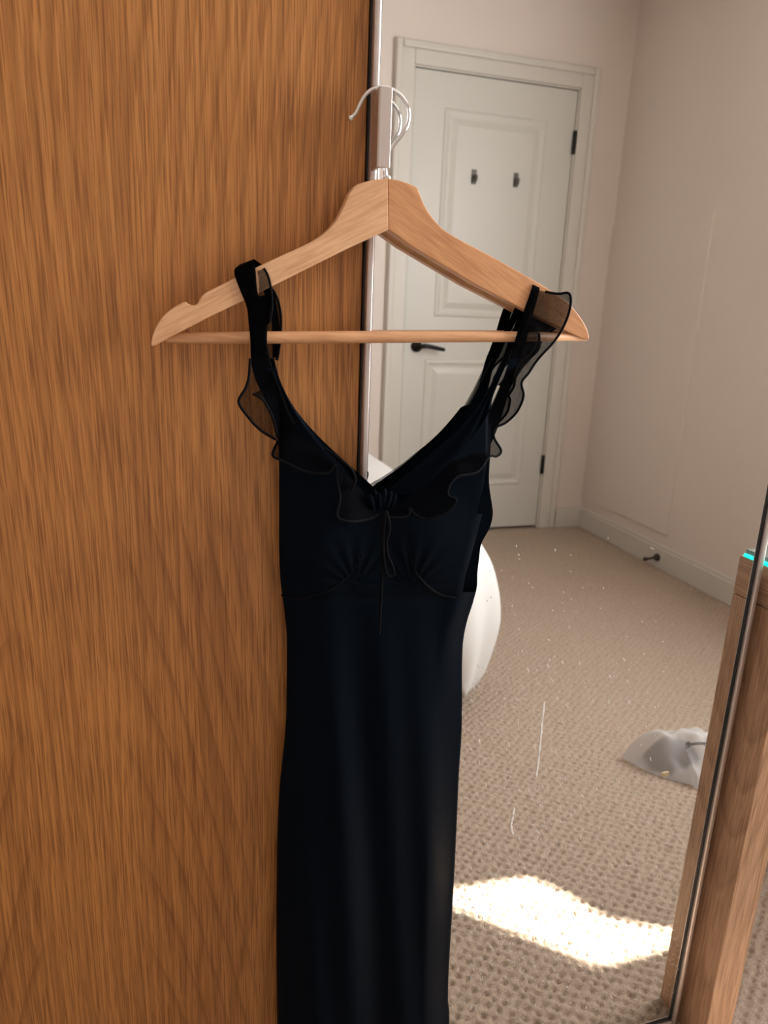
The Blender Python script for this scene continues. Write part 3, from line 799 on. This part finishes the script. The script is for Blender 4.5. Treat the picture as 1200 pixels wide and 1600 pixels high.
cord([(603, 798, -0.058), (600, 822, -0.060), (599, 850, -0.062), (600, 876, -0.062), (603, 893, -0.062), (609, 901, -0.062), (615, 896, -0.062), (613, 884, -0.062), (606, 868, -0.0615), (604, 846, -0.062), (609, 826, -0.061), (606, 806, -0.059), (603, 798, -0.058)], 0.0013, 'drawstring')
cord([(601, 800, -0.057), (597, 830, -0.059), (597, 870, -0.060), (596, 920, -0.058), (594, 960, -0.055), (592, 990, -0.053)], 0.0015, 'drawstring')

# ------------------------------------------------------------------ desk at the right
DXs = 0.7285; DYF = -0.0475
desk = empty('desk', (1.38, 0.22, 0), 'brown wood veneer desk with a glass top edged in cyan light beside the mirror', 'desk')
dt, db = P(1185, 873, 0.0).z, 0.0
DTZ = 0.762; DRZ = 0.709
obj('end_panel', bx((DXs, DYF, 0.0), (DXs + 0.049, 0.50, DRZ - 0.0012), 0.0008), M_deskv, desk)
obj('end_panel', bx((2.03, DYF, 0.0), (2.079, 0.50, DRZ - 0.0012), 0.0008), M_deskv, desk)
obj('desk_top', bx((DXs, DYF, DRZ), (2.085, 0.50, DTZ), 0.0008), M_deskh, desk)
obj('glass_sheet', bx((DXs + 0.005, DYF + 0.004, DTZ + 0.004), (2.083, 0.496, DTZ + 0.010), 0.0006), M_glass_top, desk)
bm = bmesh.new()
tube(bm, [(DXs + 0.0022, DYF + 0.006, DTZ + 0.0024), (DXs + 0.0022, 0.49, DTZ + 0.0024)], 0.0026, 10)
h = obj('light_strip', bm, M_led, desk, True); h['label'] = 'glowing cyan light strip'
# pot plant on the desk
pc = Vector((1.035, 0.20, DTZ + 0.010))
plant = empty('potted_plant', tuple(pc), 'grey pot with dark green leaves on the desk right of the mirror', 'plant')
bm = lathe(bmesh.new(), [(0.062, 0), (0.066, 0.004), (0.088, 0.085), (0.091, 0.09), (0.086, 0.092), (0.080, 0.080), (0.01, 0.078)], tuple(pc), 'Z', 32)
obj('pot', bm, M_pot, plant, True)
obj('soil', lathe(bmesh.new(), [(0.079, 0.0), (0.078, 0.002), (0.01, 0.004)], tuple(pc + Vector((0, 0, 0.0785))), 'Z', 24), M_soil, plant)
for k in range(14):
    a = k * 2.4; tilt = 0.25 + 0.05 * k; ln = 0.16 - 0.004 * k
    rows = []
    for i in range(8):
        s = i / 7; wd = 0.026 * math.sin(PI * min(1, s * 0.93 + 0.06)) + 0.001
        r_ = math.sin(tilt) * ln * s + 0.012; z_ = math.cos(tilt) * ln * s - 0.05 * s * s * tilt
        ce = Vector((math.cos(a) * r_, math.sin(a) * r_, 0.080 + z_)) + pc
        sd_ = Vector((-math.sin(a), math.cos(a), 0)) * wd
        rows.append([ce - sd_, ce + Vector((0, 0, -0.004)), ce + sd_])
    o = obj('leaf', sheet(rows), M_leaf, plant, True)
    md = o.modifiers.new('thickness', 'SOLIDIFY'); md.thickness = 0.0008

# ------------------------------------------------------------------ bed
BX0, BX1, BY0, BY1, BTOP = -1.30, 0.752, -2.12, -0.895, 0.545
bed = empty('bed', ((BX0 + BX1) / 2, (BY0 + BY1) / 2, 0), 'double bed under a white duvet, seen in the mirror', 'bed')
obj('divan_base', bx((BX0 + 0.01, BY0 + 0.03, 0.06), (BX1 - 0.05, BY1 - 0.03, 0.30), 0.01), M_divan, bed)
obj('mattress', bx((BX0 + 0.01, BY0 + 0.015, 0.302), (BX1 - 0.03, BY1 - 0.015, 0.505), 0.04, 4), M_linen, bed)
for x in (BX0 + 0.12, BX1 - 0.16):
    for y in (BY0 + 0.12, BY1 - 0.12):
        obj('leg', lathe(bmesh.new(), [(0.02, 0.0), (0.026, 0.062)], (x, y, 0.0), 'Z', 12), M_black, bed)
# rounded outline of the mattress; rings inside it make the top, rings beyond it hang down
def outline(r=0.10, n=340):
    ctr = [(BX1 - r, BY1 - r, 0), (BX0 + r, BY1 - r, 90), (BX0 + r, BY0 + r, 180), (BX1 - r, BY0 + r, 270)]
    pts = []
    for i, (x, y, a0) in enumerate(ctr):
        for k in range(19):
            a = math.radians(a0 + 5 * k); pts.append((x + r * math.cos(a), y + r * math.sin(a), math.cos(a), math.sin(a)))
        nx_, ny_, na_ = ctr[(i + 1) % 4]; a = math.radians(a0 + 90)
        ex_, ey_ = nx_ + r * math.cos(a), ny_ + r * math.sin(a); x1_, y1_ = pts[-1][:2]
        m_ = int(math.hypot(ex_ - x1_, ey_ - y1_) / 0.018)
        for k in range(1, m_): pts.append((x1_ + (ex_ - x1_) * k / m_, y1_ + (ey_ - y1_) * k / m_, math.cos(a), math.sin(a)))
    return pts
ol = outline()
ccx, ccy = (BX0 + BX1) / 2, (BY0 + BY1) / 2
rows = []
for i in range(1, 31):
    f = i / 30
    rows.append([(ccx + (x - ccx) * f, ccy + (y - ccy) * f, BTOP + 0.014 * noise.noise(Vector((x * f * 3, y * f * 3, 1.3))) + 0.008 * noise.noise(Vector((x * f * 8, y * f * 8, 4.0))) + 0.03 * min(1, (1.02 - f) * 8) - 0.03 * max(0, (f - 0.9) * 10) ** 2 * 0.6) for x, y, _, _ in ol])
for j in range(1, 25):
    f = j / 24
    row = []
    for k, (x, y, nx_, ny_) in enumerate(ol):
        arc = k * 0.018
        corner = abs(nx_ * ny_) * 2
        dp = (0.368 + 0.03 * math.sin(arc * 4.1) + 0.02 * math.sin(arc * 9.7 + 1) + 0.070 * corner ** 2) * f
        w_ = 0.020 * math.sin(arc * 17 + 2 * math.sin(arc * 5)) + 0.012 * math.sin(arc * 31 + 1)
        out = 0.030 * math.sin(min(1, f * 3) * PI / 2) + 0.055 * math.sin(f * PI * 0.85) + w_ * min(1, f * 1.5)
        row.append((max(x + nx_ * out, LX + 0.03), y + ny_ * out, BTOP - 0.016 - dp))
    rows.append(row)
o = obj('duvet', sheet(rows, True), M_linen, bed, True); o['label'] = 'rumpled white duvet'
md = o.modifiers.new('thickness', 'SOLIDIFY'); md.thickness = 0.012; md.offset = -1

# ------------------------------------------------------------------ small things seen in the mirror
def coat_hook(x, z, label):
    e = empty('door_hook', (x, FY + 0.0065, z), label, 'hook', None)
    obj('back_plate', bx((x - 0.012, FY + 0.0065, z - 0.030), (x + 0.012, FY + 0.010, z + 0.030), 0.0015), M_nickel, e)
    pts = [Vector((x, FY + 0.010, z + 0.006)), Vector((x, FY + 0.022, z - 0.004)), Vector((x, FY + 0.030, z - 0.020)), Vector((x, FY + 0.036, z - 0.012)), Vector((x, FY + 0.038, z + 0.004))]
    obj('prong', tube(bmesh.new(), catmull(pts, 14), 0.005, 8), M_nickel, e, True)
coat_hook(1.367, 1.662, 'small grey hook on the white door, nearer its lever handle side')
coat_hook(1.574, 1.666, 'small grey hook on the white door, nearer its hinge side')

sy, sz = -(1.86 - 0.0) * 1.0, 0.045
ds = empty('door_stop', (RX - 0.016, sy, sz), 'dark door stop sticking out of the right baseboard', 'door stop')
obj('flange', lathe(bmesh.new(), [(0.017, 0.0), (0.017, -0.008), (0.011, -0.016)], (RX - 0.016, sy, sz), 'X', 16), M_rubber, ds)
obj('rod', tube(bmesh.new(), [(RX - 0.030, sy, sz), (RX - 0.075, sy, sz - 0.004)], 0.0055, 10), M_rubber, ds, True)
obj('rubber_tip', lathe(bmesh.new(), [(0.008, -0.075), (0.009, -0.070), (0.009, -0.060), (0.006, -0.056)], (RX - 0.014, sy, sz - 0.004), 'X', 12), M_rubber, ds)

# frosted bag with a dark garment inside
rim_img = [(972, 1187, 0), (984, 1170, .03), (1004, 1150, .05), (1024, 1146, .06), (1050, 1142, .06), (1076, 1152, .05), (1112, 1156, .05), (1140, 1185, .03), (1118, 1215, 0), (1092, 1236, 0), (1078, 1229, 0), (1050, 1222, 0), (1024, 1214, 0), (998, 1201, 0)]
rim_w = [seen(*q) for q in rim_img]
bc = Vector((sum(q.x for q in rim_w) / len(rim_w), sum(q.y for q in rim_w) / len(rim_w), 0))
bag = empty('plastic_bag', tuple(bc), 'frosted white plastic bag crumpled on the carpet', 'bag')
rim = [(q.x - bc.x, q.y - bc.y) for q in rim_w]
rimc = catmull([(x, y) for x, y in rim] + [rim[0]], 73)[:-1]
rows = []
for i in range(17):
    s = i / 16
    row = []
    for k, (x, y) in enumerate(rimc):
        q = Vector((x * (1 - s), (y) * (1 - s), 0))
        n1 = noise.noise(Vector((q.x * 11 + 3, q.y * 11, 0.7))); n2 = noise.noise(Vector((q.x * 26, q.y * 26, 3.7)))
        r1 = abs(noise.noise(Vector((q.x * 14 + 9, q.y * 9, 5.1))))
        z = 0.006 + 0.100 * math.sin(min(1, s * 1.7) * PI / 2) ** 0.7 + (0.030 * n1 + 0.020 * n2 - 0.055 * r1) * min(1, s * 4)
        row.append(bc + Vector((q.x, q.y, max(0.005, z))))
    rows.append(row)
o = obj('film', sheet(rows, True), M_bag, bag, True)
bm = sheet([[bc + Vector((x * f, y * f, 0.005)) for x, y in rimc] for f in (1.0, 0.05)], True)
obj('base_film', bm, M_bag, bag)
# scribbled print on the bag film
bm = bmesh.new()
pts = []
for k in range(60):
    u = k / 59
    amp = 6.0 if k < 8 else (5.0 if 40 < k < 46 else 2.6)
    pts.append(seen(1070 + 44 * u + 1.8 * math.cos(k * 1.5), 1163 - 3 * math.sin(u * 3), 0.100) + Vector((0, 0.004, amp * 0.0016 * math.sin(k * 1.5))))
tube(bm, pts, 0.0008, 5)
obj('print_mark', bm, M_ink, bag)
tp = seen(1039, 1210, 0.045)
obj('tag', bx(tuple(tp + Vector((-0.010, -0.002, -0.006))), tuple(tp + Vector((0.010, 0.001, 0.006))), 0.0005), M_tag, bag)
rows = []
for i in range(11):
    s = i / 10
    row = []
    for k in range(40):
        a = 2 * PI * k / 40
        r_ = (0.050 + 0.010 * math.sin(3 * a + 1) + 0.008 * math.sin(7 * a)) * (1 - s)
        row.append(bc + Vector((0.0 + r_ * 1.25 * math.cos(a), -0.012 + r_ * 0.8 * math.sin(a), 0.008 + 0.055 * math.sin(min(1, s * 1.6) * PI / 2) + 0.006 * math.sin(5 * a + s * 5) * (1 - s))))
    rows.append(row)
o = obj('folded_garment', sheet(rows, True), M_garment, None, True)
tag(o, 'dark slate cloth bundled inside the frosted plastic bag', 'garment')
